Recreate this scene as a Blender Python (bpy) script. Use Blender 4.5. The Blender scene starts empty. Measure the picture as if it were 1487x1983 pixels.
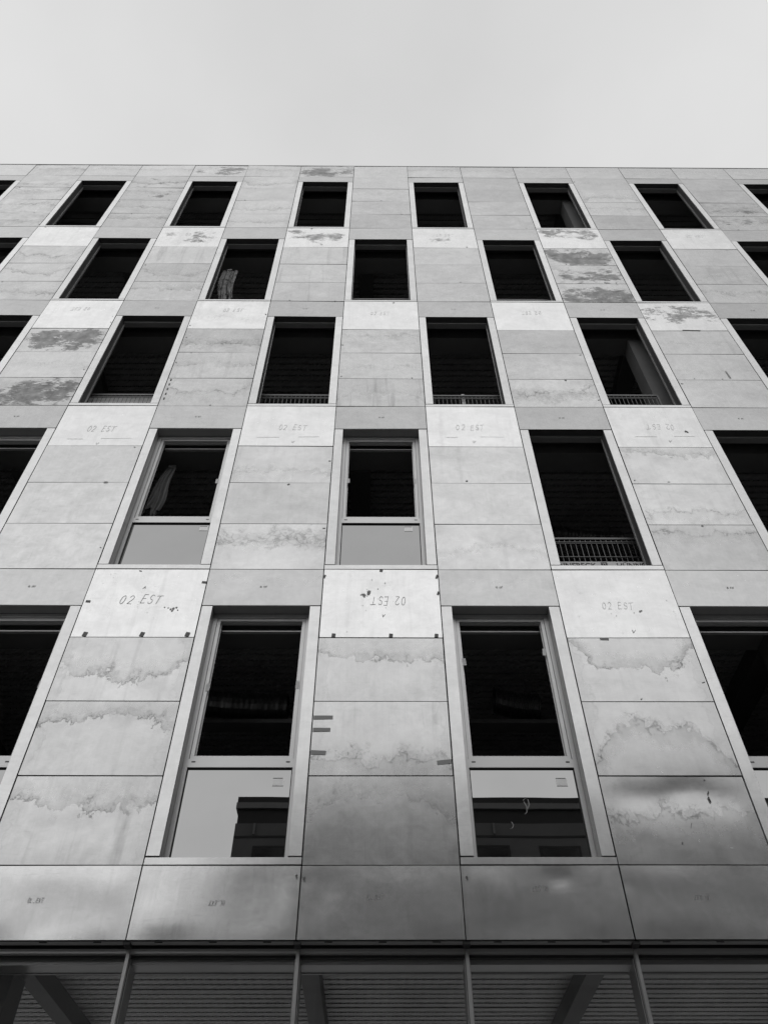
import bpy, bmesh, math, random
from mathutils import Vector, Matrix

random.seed(7)
S = bpy.context.scene
COL = S.collection

# ------------------------------------------------------------------ camera
PITCH, ROLL, YAW = 0.84977, -0.00484, -0.01009
CAMX, CAMZ, D, W = 0.62562, 1.6, 6.47464, 1.30414     # facade plane stands at y = D
cy, sy, cp, sp, cr, sr = (math.cos(YAW), math.sin(YAW), math.cos(PITCH), math.sin(PITCH), math.cos(ROLL), math.sin(ROLL))
R0 = Vector((cy, sy, 0)); FY = Vector((-sy, cy, 0))
FW = FY * cp + Vector((0, 0, sp)); U0 = -FY * sp + Vector((0, 0, cp))
RT = R0 * cr + U0 * sr; UP = -R0 * sr + U0 * cr
cam_d = bpy.data.cameras.new('camera'); cam = bpy.data.objects.new('camera', cam_d); COL.objects.link(cam)
m = Matrix.Identity(4)
for i in range(3):
    m[i][0] = RT[i]; m[i][1] = UP[i]; m[i][2] = -FW[i]
m[0][3], m[1][3], m[2][3] = CAMX, 0.0, CAMZ
cam.matrix_world = m
cam_d.sensor_fit = 'HORIZONTAL'; cam_d.sensor_width = 36.0; cam_d.lens = 36.0 * 1530 / 1487
cam_d.clip_start = 0.05; cam_d.clip_end = 3000
S.camera = cam

# ------------------------------------------------------------------ sky, sun, exposure
SUN_EL, SUN_AZ = math.radians(40), math.radians(197)      # behind thick cloud over the street, spread very wide
w = bpy.data.worlds.new("World"); S.world = w; w.use_nodes = True
nt = w.node_tree; nt.nodes.clear()
out = nt.nodes.new('ShaderNodeOutputWorld'); bg = nt.nodes.new('ShaderNodeBackground')
sky = nt.nodes.new('ShaderNodeTexSky'); sky.sky_type = 'NISHITA'; sky.sun_disc = False
sky.sun_elevation = SUN_EL; sky.sun_rotation = SUN_AZ
bw = nt.nodes.new('ShaderNodeRGBToBW'); nt.links.new(sky.outputs[0], bw.inputs[0])
tc = nt.nodes.new('ShaderNodeTexCoord'); nz = nt.nodes.new('ShaderNodeTexNoise')
nz.inputs['Scale'].default_value = 1.6; nz.inputs['Detail'].default_value = 5; nz.inputs['Roughness'].default_value = 0.5
nt.links.new(tc.outputs['Generated'], nz.inputs['Vector'])
mr = nt.nodes.new('ShaderNodeMapRange')                     # a closed, nearly even cloud deck
mr.inputs['From Min'].default_value = 0.3; mr.inputs['From Max'].default_value = 0.7
mr.inputs['To Min'].default_value = 6.7; mr.inputs['To Max'].default_value = 8.0
nt.links.new(nz.outputs['Fac'], mr.inputs['Value'])
mx = nt.nodes.new('ShaderNodeMix'); mx.data_type = 'FLOAT'; mx.inputs['Factor'].default_value = 0.94
sxyz = nt.nodes.new('ShaderNodeSeparateXYZ'); nt.links.new(tc.outputs['Generated'], sxyz.inputs[0])
gr = nt.nodes.new('ShaderNodeMapRange'); nt.links.new(sxyz.outputs[2], gr.inputs['Value'])     # overcast: paler towards the horizon all round
gr.inputs['From Min'].default_value = 0.0; gr.inputs['From Max'].default_value = 1.0; gr.inputs['To Min'].default_value = 1.75; gr.inputs['To Max'].default_value = 1.0
mu_ = nt.nodes.new('ShaderNodeMath'); mu_.operation = 'MULTIPLY'; nt.links.new(mr.outputs[0], mu_.inputs[0]); nt.links.new(gr.outputs[0], mu_.inputs[1])
nt.links.new(bw.outputs[0], mx.inputs[2]); nt.links.new(mu_.outputs[0], mx.inputs[3])
nt.links.new(mx.outputs[0], bg.inputs['Color']); bg.inputs['Strength'].default_value = 0.1
nt.links.new(bg.outputs[0], out.inputs[0])
sd = bpy.data.lights.new('sun', 'SUN'); so = bpy.data.objects.new('sun', sd); COL.objects.link(so)
sd.energy = 0.5; sd.angle = math.radians(80); sd.color = (1, 1, 1)
sun_dir = Vector((math.sin(SUN_AZ) * math.cos(SUN_EL), math.cos(SUN_AZ) * math.cos(SUN_EL), math.sin(SUN_EL)))
so.rotation_euler = sun_dir.to_track_quat('Z', 'Y').to_euler(); so.location = (0, -10, 30)
S.view_settings.view_transform = 'Standard'; S.view_settings.look = 'None'
S.view_settings.exposure = 0.0; S.view_settings.gamma = 1.0
S.render.engine = 'CYCLES'

# ------------------------------------------------------------------ node helper
class NT:
    def __init__(self, name):
        self.m = bpy.data.materials.new(name); self.m.use_nodes = True
        self.t = self.m.node_tree; self.t.nodes.clear()
        self.o = self.t.nodes.new('ShaderNodeOutputMaterial')
    def n(self, ty, **kw):
        x = self.t.nodes.new(ty)
        for k, v in kw.items(): setattr(x, k, v)
        return x
    def put(self, sock, v):
        if isinstance(v, (int, float)):
            try: sock.default_value = v
            except Exception: sock.default_value = (v, v, v)
        elif isinstance(v, tuple): sock.default_value = v
        else: self.t.links.new(v, sock)
    def math(self, op, a, b=0.0, c=0.0, clamp=False):
        x = self.n('ShaderNodeMath', operation=op, use_clamp=clamp)
        self.put(x.inputs[0], a); self.put(x.inputs[1], b); self.put(x.inputs[2], c)
        return x.outputs[0]
    def noise(self, vec, scale, detail=3, rough=0.5, dist=0.0):
        x = self.n('ShaderNodeTexNoise'); self.put(x.inputs['Vector'], vec)
        x.inputs['Scale'].default_value = scale; x.inputs['Detail'].default_value = detail
        x.inputs['Roughness'].default_value = rough; x.inputs['Distortion'].default_value = dist
        return x.outputs['Fac']
    def attr(self, name):
        return self.n('ShaderNodeAttribute', attribute_type='OBJECT', attribute_name=name).outputs['Fac']
    def map(self, v, a, b, c=0.0, d=1.0, smooth=False):
        x = self.n('ShaderNodeMapRange'); x.interpolation_type = 'SMOOTHSTEP' if smooth else 'LINEAR'
        self.put(x.inputs['Value'], v)
        for k, q in (('From Min', a), ('From Max', b), ('To Min', c), ('To Max', d)): self.put(x.inputs[k], q)
        return x.outputs[0]
    def scale(self, vec, s):
        x = self.n('ShaderNodeMapping'); self.put(x.inputs['Vector'], vec); x.inputs['Scale'].default_value = s
        return x.outputs[0]
    def comb(self, a, b, c):
        x = self.n('ShaderNodeCombineXYZ')
        for i, v in enumerate((a, b, c)): self.put(x.inputs[i], v)
        return x.outputs[0]
    def vadd(self, a, b):
        x = self.n('ShaderNodeVectorMath', operation='ADD'); self.put(x.inputs[0], a); self.put(x.inputs[1], b)
        return x.outputs[0]
    def pbr(self, base, rough, metal=0.0, bump=None, bstr=0.2, bdist=0.01, spec=0.5):
        p = self.n('ShaderNodeBsdfPrincipled')
        if isinstance(base, (int, float)): p.inputs['Base Color'].default_value = (base, base, base, 1)
        else: self.t.links.new(base, p.inputs['Base Color'])
        self.put(p.inputs['Roughness'], rough); self.put(p.inputs['Metallic'], metal)
        p.inputs['Specular IOR Level'].default_value = spec
        if bump is not None:
            b = self.n('ShaderNodeBump'); b.inputs['Strength'].default_value = bstr; b.inputs['Distance'].default_value = bdist
            self.put(b.inputs['Height'], bump); self.t.links.new(b.outputs[0], p.inputs['Normal'])
        self.t.links.new(p.outputs[0], self.o.inputs[0])
        return self.m

def sheet_metal():
    """Bare cladding sheet: water marks, tide lines, torn film, run-off streaks, specks. Each sheet
    carries its own amounts of them as custom properties."""
    q = NT('bare_metal_sheet')
    oc = q.n('ShaderNodeTexCoord').outputs['Object']
    seed = q.attr('seed')
    p = q.vadd(oc, q.comb(q.math('MULTIPLY', seed, 3.71), 0.0, q.math('MULTIPLY', seed, 5.13)))
    sx = q.n('ShaderNodeSeparateXYZ'); q.put(sx.inputs[0], oc); X, Z = sx.outputs[0], sx.outputs[2]
    tone, tide, tz, bend, patch, pz, streak, speck, cloud = [q.attr(k) for k in
        ('tone', 'tide', 'tide_height', 'tide_bend', 'patch', 'patch_height', 'streak', 'speck', 'cloud')]
    # broad clouding and brushed grain
    c1 = q.noise(q.scale(p, (1.0, 1, 1.5)), 1.7, 4, 0.55, 0.6)
    c2 = q.noise(p, 6.0, 6, 0.65, 1.2)
    grain = q.noise(q.scale(p, (1.0, 1, 9.0)), 14, 3, 0.6)
    grain2 = q.noise(q.scale(p, (7.0, 1, 0.6)), 6, 3, 0.6)
    v = q.math('ADD', 1.0, q.math('MULTIPLY', q.math('SUBTRACT', c1, 0.5), q.math('ADD', 0.30, cloud)))
    v = q.math('ADD', v, q.math('MULTIPLY', q.math('SUBTRACT', c2, 0.5), q.math('ADD', 0.22, q.math('MULTIPLY', cloud, 0.9))))
    v = q.math('ADD', v, q.math('MULTIPLY', q.math('SUBTRACT', grain, 0.5), 0.13))
    v = q.math('ADD', v, q.math('MULTIPLY', q.math('SUBTRACT', grain2, 0.5), 0.12))
    # smudges and wiped areas a hand's breadth across, short sideways rubs, fine vertical drag marks
    sg = q.noise(q.scale(q.vadd(p, (6.6, 0, 3.1)), (1, 1, 1.2)), 4.2, 5, 0.6, 2.2)
    v = q.math('ADD', v, q.math('MULTIPLY', q.math('SUBTRACT', sg, 0.5), 0.22))
    rub = q.map(q.noise(q.scale(q.vadd(p, (2.6, 0, 8.1)), (0.9, 1, 7.0)), 5.0, 4, 0.6, 0.4), 0.60, 0.70)
    v = q.math('SUBTRACT', v, q.math('MULTIPLY', rub, 0.07))
    drag = q.map(q.noise(q.scale(q.vadd(p, (7.6, 0, 1.1)), (9.0, 1, 0.7)), 4.0, 4, 0.6, 0.6), 0.62, 0.72)
    v = q.math('SUBTRACT', v, q.math('MULTIPLY', drag, 0.08))
    # tide line: a ragged contour, with a duller field on one side
    rag = q.noise(p, 3.6, 12, 0.74, 0.25)
    rag2 = q.noise(q.scale(p, (1.6, 1, 1.0)), 1.2, 2, 0.5)
    ax = q.math('MAXIMUM', 0.0, q.math('SUBTRACT', q.math('ABSOLUTE', X), 0.40))
    h = q.math('SUBTRACT', Z, tz)
    h = q.math('ADD', h, q.math('MULTIPLY', ax, bend))
    h = q.math('ADD', h, q.math('MULTIPLY', q.math('SUBTRACT', rag, 0.5), 0.62))
    h = q.math('ADD', h, q.math('MULTIPLY', q.math('SUBTRACT', rag2, 0.5), 0.45))
    hf = q.noise(q.scale(p, (1.3, 1, 0.8)), 10, 4, 0.62, 0.5)
    h = q.math('ADD', h, q.math('MULTIPLY', q.math('SUBTRACT', hf, 0.5), 0.30))
    ah = q.math('ABSOLUTE', h)
    line = q.math('MAXIMUM', q.map(ah, 0.004, 0.024, 1.0, 0.0), q.math('MULTIPLY', q.map(q.math('ABSOLUTE', q.math('SUBTRACT', h, 0.05)), 0.002, 0.014, 1.0, 0.0), 0.5))
    brk = q.map(q.noise(p, 2.6, 5, 0.65), 0.38, 0.58, 0.10, 1.0)
    line = q.math('MULTIPLY', q.math('MULTIPLY', line, brk), tide)
    fl = q.math('SIGN', q.math('SINE', q.math('MULTIPLY', seed, 12.9)))
    field = q.math('MULTIPLY', q.map(q.math('MULTIPLY', h, fl), -0.02, 0.03), q.math('MULTIPLY', tide, q.map(ah, 0.0, 0.22, 1.0, 0.15)))
    v = q.math('MULTIPLY', v, q.math('SUBTRACT', 1.0, q.math('MULTIPLY', line, 0.62)))
    v = q.math('MULTIPLY', v, q.math('SUBTRACT', 1.0, q.math('MULTIPLY', field, 0.11)))
    # second, fainter mark following the sheet's edge
    rag3 = q.noise(q.vadd(p, (9.1, 0, 2.2)), 4.0, 8, 0.65, 0.5)
    e = q.math('ADD', q.math('SUBTRACT', 0.56, q.math('ABSOLUTE', X)), q.math('MULTIPLY', q.math('SUBTRACT', rag3, 0.5), 0.5))
    eline = q.math('MULTIPLY', q.map(q.math('ABSOLUTE', e), 0.004, 0.02, 1.0, 0.0), tide)
    efield = q.math('MULTIPLY', q.map(e, 0.0, -0.05), tide)
    v = q.math('MULTIPLY', v, q.math('SUBTRACT', 1.0, q.math('MULTIPLY', eline, 0.12)))
    v = q.math('MULTIPLY', v, q.math('SUBTRACT', 1.0, q.math('MULTIPLY', efield, 0.08)))
    # torn protective film / oxide: sharp dark patches drawn out sideways
    pn = q.noise(q.scale(q.vadd(p, (4.4, 0, 7.7)), (0.8, 1, 1.7)), 3.4, 12, 0.72, 0.3)
    pn2 = q.noise(q.scale(p, (0.6, 1, 2.6)), 16, 7, 0.75, 0.3)
    pn3 = q.noise(q.vadd(p, (3.3, 0, 1.9)), 1.9, 2, 0.5)
    band = q.map(q.math('ABSOLUTE', q.math('SUBTRACT', Z, pz)), 0.15, 0.45, 0.0, 0.30)
    sideb = q.map(q.math('ABSOLUTE', X), 0.48, 0.70, 0.0, 0.20)
    pv = q.math('ADD', pn, q.math('MULTIPLY', q.math('SUBTRACT', pn2, 0.5), 0.85))
    pv = q.math('ADD', pv, q.math('MULTIPLY', q.math('SUBTRACT', pn3, 0.5), 0.70))
    pv = q.math('SUBTRACT', q.math('SUBTRACT', pv, q.math('MULTIPLY', band, 0.75)), sideb)
    thr = q.math('SUBTRACT', 0.80, q.math('MULTIPLY', patch, 0.38))
    pm = q.math('MULTIPLY', q.map(q.math('SUBTRACT', pv, thr), 0.0, 0.008), q.map(patch, 0.0, 0.05))
    v = q.math('MULTIPLY', v, q.math('SUBTRACT', 1.0, q.math('MULTIPLY', pm, q.map(q.noise(p, 7, 5, 0.6), 0.35, 0.65, 0.50, 0.78))))
    # crazed residue: a net of fine lines inside a ragged field
    wv_ = q.n('ShaderNodeTexVoronoi', feature='DISTANCE_TO_EDGE'); wv_.inputs['Scale'].default_value = 9
    ns = q.n('ShaderNodeTexNoise'); q.put(ns.inputs['Vector'], p); ns.inputs['Scale'].default_value = 5; ns.inputs['Detail'].default_value = 6
    vm = q.n('ShaderNodeVectorMath', operation='MULTIPLY'); q.put(vm.inputs[0], ns.outputs['Color']); vm.inputs[1].default_value = (.45, .45, .45)
    q.put(wv_.inputs['Vector'], q.vadd(p, vm.outputs[0]))
    wl = q.map(wv_.outputs['Distance'], 0.02, 0.10, 1.0, 0.0)
    wm = q.map(q.math('ADD', rag, q.math('MULTIPLY', q.math('ABSOLUTE', q.math('SUBTRACT', Z, pz)), -0.9)), 0.34, 0.42)
    wl = q.math('MULTIPLY', q.math('MULTIPLY', q.math('ADD', q.math('MULTIPLY', wl, .7), .3), wm), q.attr('web'))
    v = q.math('MULTIPLY', v, q.math('SUBTRACT', 1.0, q.math('MULTIPLY', wl, 0.36)))
    # run-off streaks, vertical
    sn = q.noise(q.scale(p, (3.2, 1, 0.22)), 2.0, 4, 0.6, 0.3)
    sm = q.math('MULTIPLY', q.map(sn, 0.54, 0.70), streak)
    v = q.math('MULTIPLY', v, q.math('SUBTRACT', 1.0, q.math('MULTIPLY', sm, 0.26)))
    # specks
    vo = q.n('ShaderNodeTexVoronoi'); q.put(vo.inputs['Vector'], p); vo.inputs['Scale'].default_value = 24
    vo.inputs['Randomness'].default_value = 1.0
    sw = q.n('ShaderNodeSeparateColor'); q.put(sw.inputs[0], vo.outputs['Color'])
    rad = q.math('MULTIPLY', sw.outputs[0], 0.22)
    clump = q.map(q.noise(p, 2.0, 2, 0.5), 0.46, 0.62)
    spk = q.math('MULTIPLY', q.map(q.math('SUBTRACT', vo.outputs['Distance'], rad), 0.0, -0.05), q.math('MULTIPLY', clump, speck))
    keep = q.map(sw.outputs[1], 0.55, 0.6)
    spk = q.math('MULTIPLY', spk, keep)
    v = q.math('MULTIPLY', v, q.math('SUBTRACT', 1.0, q.math('MULTIPLY', spk, 0.55)))
    # faint scuffs and handling scratches
    sc = q.noise(q.scale(q.vadd(p, (1.3, 0, 6.1)), (0.5, 1, 6.0)), 3.1, 5, 0.7, 1.5)
    scm = q.map(q.math('ABSOLUTE', q.math('SUBTRACT', sc, 0.5)), 0.0, 0.006, 1.0, 0.0)
    scm = q.math('MULTIPLY', scm, q.map(q.noise(p, 2.7, 2), 0.5, 0.6))
    v = q.math('MULTIPLY', v, q.math('SUBTRACT', 1.0, q.math('MULTIPLY', scm, 0.16)))
    base = q.math('MULTIPLY', v, q.math('MULTIPLY', tone, 0.81), clamp=True)
    dirt = q.math('MAXIMUM', q.math('MAXIMUM', line, pm), spk)
    rough = q.math('ADD', 0.25, q.math('MULTIPLY', q.math('SUBTRACT', c2, 0.5), 0.09))
    rough = q.math('ADD', rough, q.math('MULTIPLY', dirt, 0.12))
    rough = q.math('ADD', rough, q.math('MULTIPLY', field, 0.06))
    metal = q.math('SUBTRACT', q.attr('metal'), q.math('MULTIPLY', dirt, 0.12), clamp=True)
    hgt = q.math('ADD', q.math('MULTIPLY', q.noise(q.scale(p, (0.8, 1, 1.0)), 1.3, 2, 0.4), q.attr('warp')), q.math('MULTIPLY', q.noise(p, 9, 3), 0.02))
    cc = q.n('ShaderNodeCombineColor')
    for i in range(3): q.put(cc.inputs[i], base)
    return q.pbr(cc.outputs[0], rough, metal, hgt, 0.55, 0.022)

def grey(name, base, rough=0.6, metal=0.0, var=0.15, scale=8.0, bump=0.0, spec=0.5, stretch=(1, 1, 1)):
    q = NT(name); oc = q.n('ShaderNodeTexCoord').outputs['Object']
    n = q.noise(q.scale(oc, stretch), scale, 6, 0.62, 0.3)
    n2 = q.noise(oc, scale * 0.15, 3, 0.5)
    v = q.math('ADD', q.math('MULTIPLY', q.math('SUBTRACT', n, 0.5), var * 2), q.math('MULTIPLY', q.math('SUBTRACT', n2, 0.5), var * 1.6))
    v = q.math('MULTIPLY', q.math('ADD', 1.0, v), base, clamp=True)
    cc = q.n('ShaderNodeCombineColor')
    for i in range(3): q.put(cc.inputs[i], v)
    r = q.math('ADD', rough, q.math('MULTIPLY', q.math('SUBTRACT', n, 0.5), 0.2), clamp=True)
    return q.pbr(cc.outputs[0], r, metal, n if bump else None, bump, 0.01, spec)

def deck_metal():
    """Galvanised ribbed deck: slanted embossments pressed into the rib flanks."""
    q = NT('ribbed_deck'); oc = q.n('ShaderNodeTexCoord').outputs['Object']
    s = q.n('ShaderNodeSeparateXYZ'); q.put(s.inputs[0], oc)
    t = q.math('ADD', q.math('MULTIPLY', s.outputs[0], 2 * math.pi / 0.075), q.math('MULTIPLY', s.outputs[1], 2 * math.pi / 0.06))
    wv = q.map(q.math('SINE', t), 0.1, 0.8, 0.0, 1.0, True)
    n = q.noise(oc, 5, 5, 0.6); nb = q.noise(q.scale(oc, (0.35, 1, 1)), 1.3, 3, 0.5)
    v = q.math('MULTIPLY', 0.52, q.math('ADD', 0.55, q.math('ADD', q.math('MULTIPLY', n, 0.4), q.math('MULTIPLY', nb, 0.5))))
    cc = q.n('ShaderNodeCombineColor')
    for i in range(3): q.put(cc.inputs[i], v)
    return q.pbr(cc.outputs[0], 0.5, 0.15, wv, 1.0, 0.03)

def mirror_glass():
    q = NT('coated_spandrel_glass'); oc = q.n('ShaderNodeTexCoord').outputs['Object']
    n = q.noise(oc, 1.1, 1, 0.4)
    v = q.math('ADD', 0.27, q.math('MULTIPLY', q.math('SUBTRACT', q.noise(oc, 2, 3), 0.5), 0.04))
    cc = q.n('ShaderNodeCombineColor')
    for i in range(3): q.put(cc.inputs[i], v)
    return q.pbr(cc.outputs[0], q.map(q.noise(oc, 3.5, 6, 0.7), 0.55, 0.8, 0.006, 0.03), 1.0, n, 0.05, 0.02)

def clear_glass():
    q = NT('clear_glass'); oc = q.n('ShaderNodeTexCoord').outputs['Object']
    t = q.n('ShaderNodeBsdfTransparent'); t.inputs[0].default_value = (0.92, 0.92, 0.92, 1)
    g = q.n('ShaderNodeBsdfGlossy'); g.inputs['Roughness'].default_value = 0.01; g.inputs[0].default_value = (1, 1, 1, 1)
    b = q.n('ShaderNodeBump'); b.inputs['Strength'].default_value = 0.1; b.inputs['Distance'].default_value = 0.01
    q.put(b.inputs['Height'], q.noise(oc, 0.8, 1)); q.t.links.new(b.outputs[0], g.inputs['Normal'])
    f = q.n('ShaderNodeFresnel'); f.inputs[0].default_value = 1.5
    mix = q.n('ShaderNodeMixShader'); q.t.links.new(f.outputs[0], mix.inputs[0])
    q.t.links.new(t.outputs[0], mix.inputs[1]); q.t.links.new(g.outputs[0], mix.inputs[2])
    q.t.links.new(mix.outputs[0], q.o.inputs[0])
    return q.m

def film(name, base, trans):
    q = NT(name); oc = q.n('ShaderNodeTexCoord').outputs['Object']
    p = q.n('ShaderNodeBsdfPrincipled'); p.inputs['Base Color'].default_value = (base * .6, base * .6, base * .6, 1); p.inputs['Roughness'].default_value = 0.4
    tr = q.n('ShaderNodeBsdfTransparent'); mix = q.n('ShaderNodeMixShader')
    q.put(mix.inputs[0], q.map(q.noise(oc, 6, 4), 0.3, 0.7, 1 - trans, 1.0))
    q.t.links.new(tr.outputs[0], mix.inputs[1]); q.t.links.new(p.outputs[0], mix.inputs[2])
    q.t.links.new(mix.outputs[0], q.o.inputs[0]); return q.m

M = dict(
    sheet=sheet_metal(), deck=deck_metal(), mirror=mirror_glass(), glass=clear_glass(),
    frame=grey('anodised_frame', 0.54, 0.38, 0.55, 0.06, 10),
    frame_dark=grey('soffit_metal', 0.30, 0.45, 0.3, 0.15, 6),
    mullion=grey('mullion_aluminium', 0.34, 0.4, 0.6, 0.08, 10),
    gasket=grey('black_gasket', 0.012, 0.7),
    membrane=grey('black_membrane', 0.02, 0.65, 0, 0.4, 5, 0.3),
    liner=grey('reveal_liner', 0.05, 0.5, 0, 0.25, 6, 0.2),
    galv=grey('galvanised_profile', 0.42, 0.4, 0.6, 0.2, 20),
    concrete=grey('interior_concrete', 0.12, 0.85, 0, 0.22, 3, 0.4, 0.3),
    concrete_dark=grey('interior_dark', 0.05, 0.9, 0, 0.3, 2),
    floor=grey('screed_floor', 0.6, 0.85, 0, 0.15, 3), beam_light=grey('primed_beam', 0.10, 0.6, 0.0, 0.15, 4), fold=grey('folded_reveal', 0.29, 0.4, 0.5, 0.12, 8),
    beam=grey('painted_steel_beam', 0.12, 0.6, 0.0, 0.2, 4),
    ink=grey('marker_ink', 0.27, 0.6, .2, .6, 25), ink_faint=grey('faded_marker_ink', 0.66, 0.35, 0.6), ink_mid=grey('pale_marker_ink', 0.58, 0.4, 0.55, .3, 30),
    tape=grey('grey_tape', 0.24, 0.7, 0, 0.1), tab=grey('dark_film_tab', 0.09, 0.6, 0, 0.2),
    paper=grey('paper', 0.62, 0.8, 0, 0.08, 30), black=grey('black_print', 0.02, 0.6),
    board=grey('toe_board', 0.5, 0.7, 0, 0.2, 10), wire=grey('galvanised_wire', 0.13, 0.45, 0.5, 0.2, 30),
    foil=grey('foil_duct', 0.3, 0.35, 0.9, 0.25, 20, 0.8), cloth=grey('dust_sheet', 0.16, 0.8, 0, 0.2, 6),
    film_smear=film('adhesive_smear', 0.5, 0.7), filmm=film('plastic_film', 0.45, 0.75), tray=grey('cable_tray', 0.3, 0.5, 0.4),
    plaster=grey('grey_render', 0.15, 0.9, 0, 0.25, 1.5, 0.2, 0.3), fascia=grey('pale_fascia', 0.2, 0.7, 0, 0.15, 3),
    darkf=grey('dark_cladding', 0.02, 0.6, 0, 0.3, 3), winglass=grey('dark_window', 0.012, 0.08),
    asphalt=grey('asphalt', 0.055, 0.9, 0, 0.3, 60, 0.3), paving=grey('paving', 0.45, 0.85, 0, 0.2, 14, 0.3),
    kerb=grey('kerb_stone', 0.3, 0.8, 0, 0.2, 20), white=grey('road_paint', 0.7, 0.7, 0, 0.1, 20),
    earth=grey('open_ground', 0.12, 0.95, 0, 0.3, 0.05),
)

# ------------------------------------------------------------------ mesh helpers
class MB:
    def __init__(self): self.v = []; self.f = []; self.mi = []; self.sm = []
    def box(self, x0, x1, y0, y1, z0, z1, mi=0):
        b = len(self.v)
        self.v += [(x0, y0, z0), (x1, y0, z0), (x1, y1, z0), (x0, y1, z0), (x0, y0, z1), (x1, y0, z1), (x1, y1, z1), (x0, y1, z1)]
        for f in ((0, 3, 2, 1), (4, 5, 6, 7), (0, 1, 5, 4), (1, 2, 6, 5), (2, 3, 7, 6), (3, 0, 4, 7)):
            self.f.append(tuple(b + i for i in f)); self.mi.append(mi); self.sm.append(False)
        return self
    def quad(self, pts, mi=0, smooth=False):
        b = len(self.v); self.v += [tuple(p) for p in pts]
        self.f.append(tuple(range(b, b + len(pts)))); self.mi.append(mi); self.sm.append(smooth); return self
    def grid(self, P, mi=0, smooth=True):
        b = len(self.v); n, k = len(P), len(P[0])
        for r in P: self.v += [tuple(p) for p in r]
        for i in range(n - 1):
            for j in range(k - 1):
                self.f.append((b + i * k + j, b + i * k + j + 1, b + (i + 1) * k + j + 1, b + (i + 1) * k + j))
                self.mi.append(mi); self.sm.append(smooth)
        return self
    def mesh(self, name, mats):
        me = bpy.data.meshes.new(name); me.from_pydata(self.v, [], self.f)
        for mt in mats: me.materials.append(mt)
        for p, a, s in zip(me.polygons, self.mi, self.sm): p.material_index = a; p.use_smooth = s
        me.update(); return me
def put(name, me, parent=None, loc=(0, 0, 0), rot=None, **props):
    o = bpy.data.objects.new(name, me); COL.objects.link(o); o.location = loc
    if rot: o.rotation_euler = rot
    if parent: o.parent = parent
    for k, v in props.items(): o[k] = v
    return o
def empty(name, label, cat, loc=(0, 0, 0), group=None):
    o = put(name, None, None, loc); o['label'] = label; o['category'] = cat; o.empty_display_size = 0.3
    if group: o['group'] = group
    return o
def boxpart(name, mat, parent, x0, x1, y0, y1, z0, z1, **props):
    """box with its origin at its own centre, placed in the parent's space (parents here sit at the world origin)"""
    c = ((x0 + x1) / 2, (y0 + y1) / 2, (z0 + z1) / 2); a, b, h = (x1 - x0) / 2, (y1 - y0) / 2, (z1 - z0) / 2
    return put(name, MB().box(-a, a, -b, b, -h, h).mesh(name, [mat]), parent, c, **props)

# ------------------------------------------------------------------ ground
def structure(name, me, loc=(0, 0, 0)):
    return put(name, me, None, loc, kind='structure')
structure('ground', MB().quad([(-900, -900, 0), (900, -900, 0), (900, 900, 0), (-900, 900, 0)]).mesh('ground', [M['earth']]), (0, 0, -0.16))
structure('road', MB().quad([(-120, -5.0, 0), (120, -5.0, 0), (120, 3.0, 0), (-120, 3.0, 0)]).mesh('road', [M['asphalt']]), (0, 0, -0.12))
structure('near_pavement', MB().box(-60, 60, 3.15, D + 0.3, -0.15, 0.0).mesh('near_pavement', [M['paving']]))
structure('far_pavement', MB().box(-60, 60, -8.5, -5.15, -0.15, 0.0).mesh('far_pavement', [M['paving']]))
structure('near_kerb', MB().box(-60, 60, 3.0, 3.148, -0.15, 0.008).mesh('near_kerb', [M['kerb']]))
structure('far_kerb', MB().box(-60, 60, -5.148, -5.0, -0.15, 0.008).mesh('far_kerb', [M['kerb']]))
structure('rear_bounce_ground', MB().box(-60, 60, D + 9.3, D + 40, -0.15, 0.0).mesh('rear_bounce_ground', [M['paving']]))  # unseen pale ground added behind to bounce light onto the ground floor ceiling
mk = MB()
for k in range(-12, 13): mk.quad([(k * 5, -1.06, 0), (k * 5 + 2.4, -1.06, 0), (k * 5 + 2.4, -0.94, 0), (k * 5, -0.94, 0)])
structure('road_marking', mk.mesh('road_marking', [M['white']]), (0, 0, -0.115))

# ------------------------------------------------------------------ the building
C0, C1 = -8, 9                                    # column lines of the facade grid
LV = [(4.562, 5.369, 6.167, 6.965, 7.967), (7.967, 8.743, 9.535, 10.329, 11.308),
      (11.308, 12.072, 12.850, 13.627, 14.655), (14.655, 15.413, 16.209, 17.012, 18.002),
      (18.002, 18.770, 19.562, 20.352, 21.142)]
LINT = [7.414, 10.743, 14.083, 17.423, 20.806]    # lower edge of the lintel sheet of each storey
SILL = [4.631, 8.040, 11.372, 14.708, 18.062]
TOP, BOT = 21.925, 3.982
GAP = 0.010
bld = empty('office_building', 'five storey office building clad in stained bare metal sheets above a glazed ground floor', 'building', (0, 0, 0))

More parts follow.
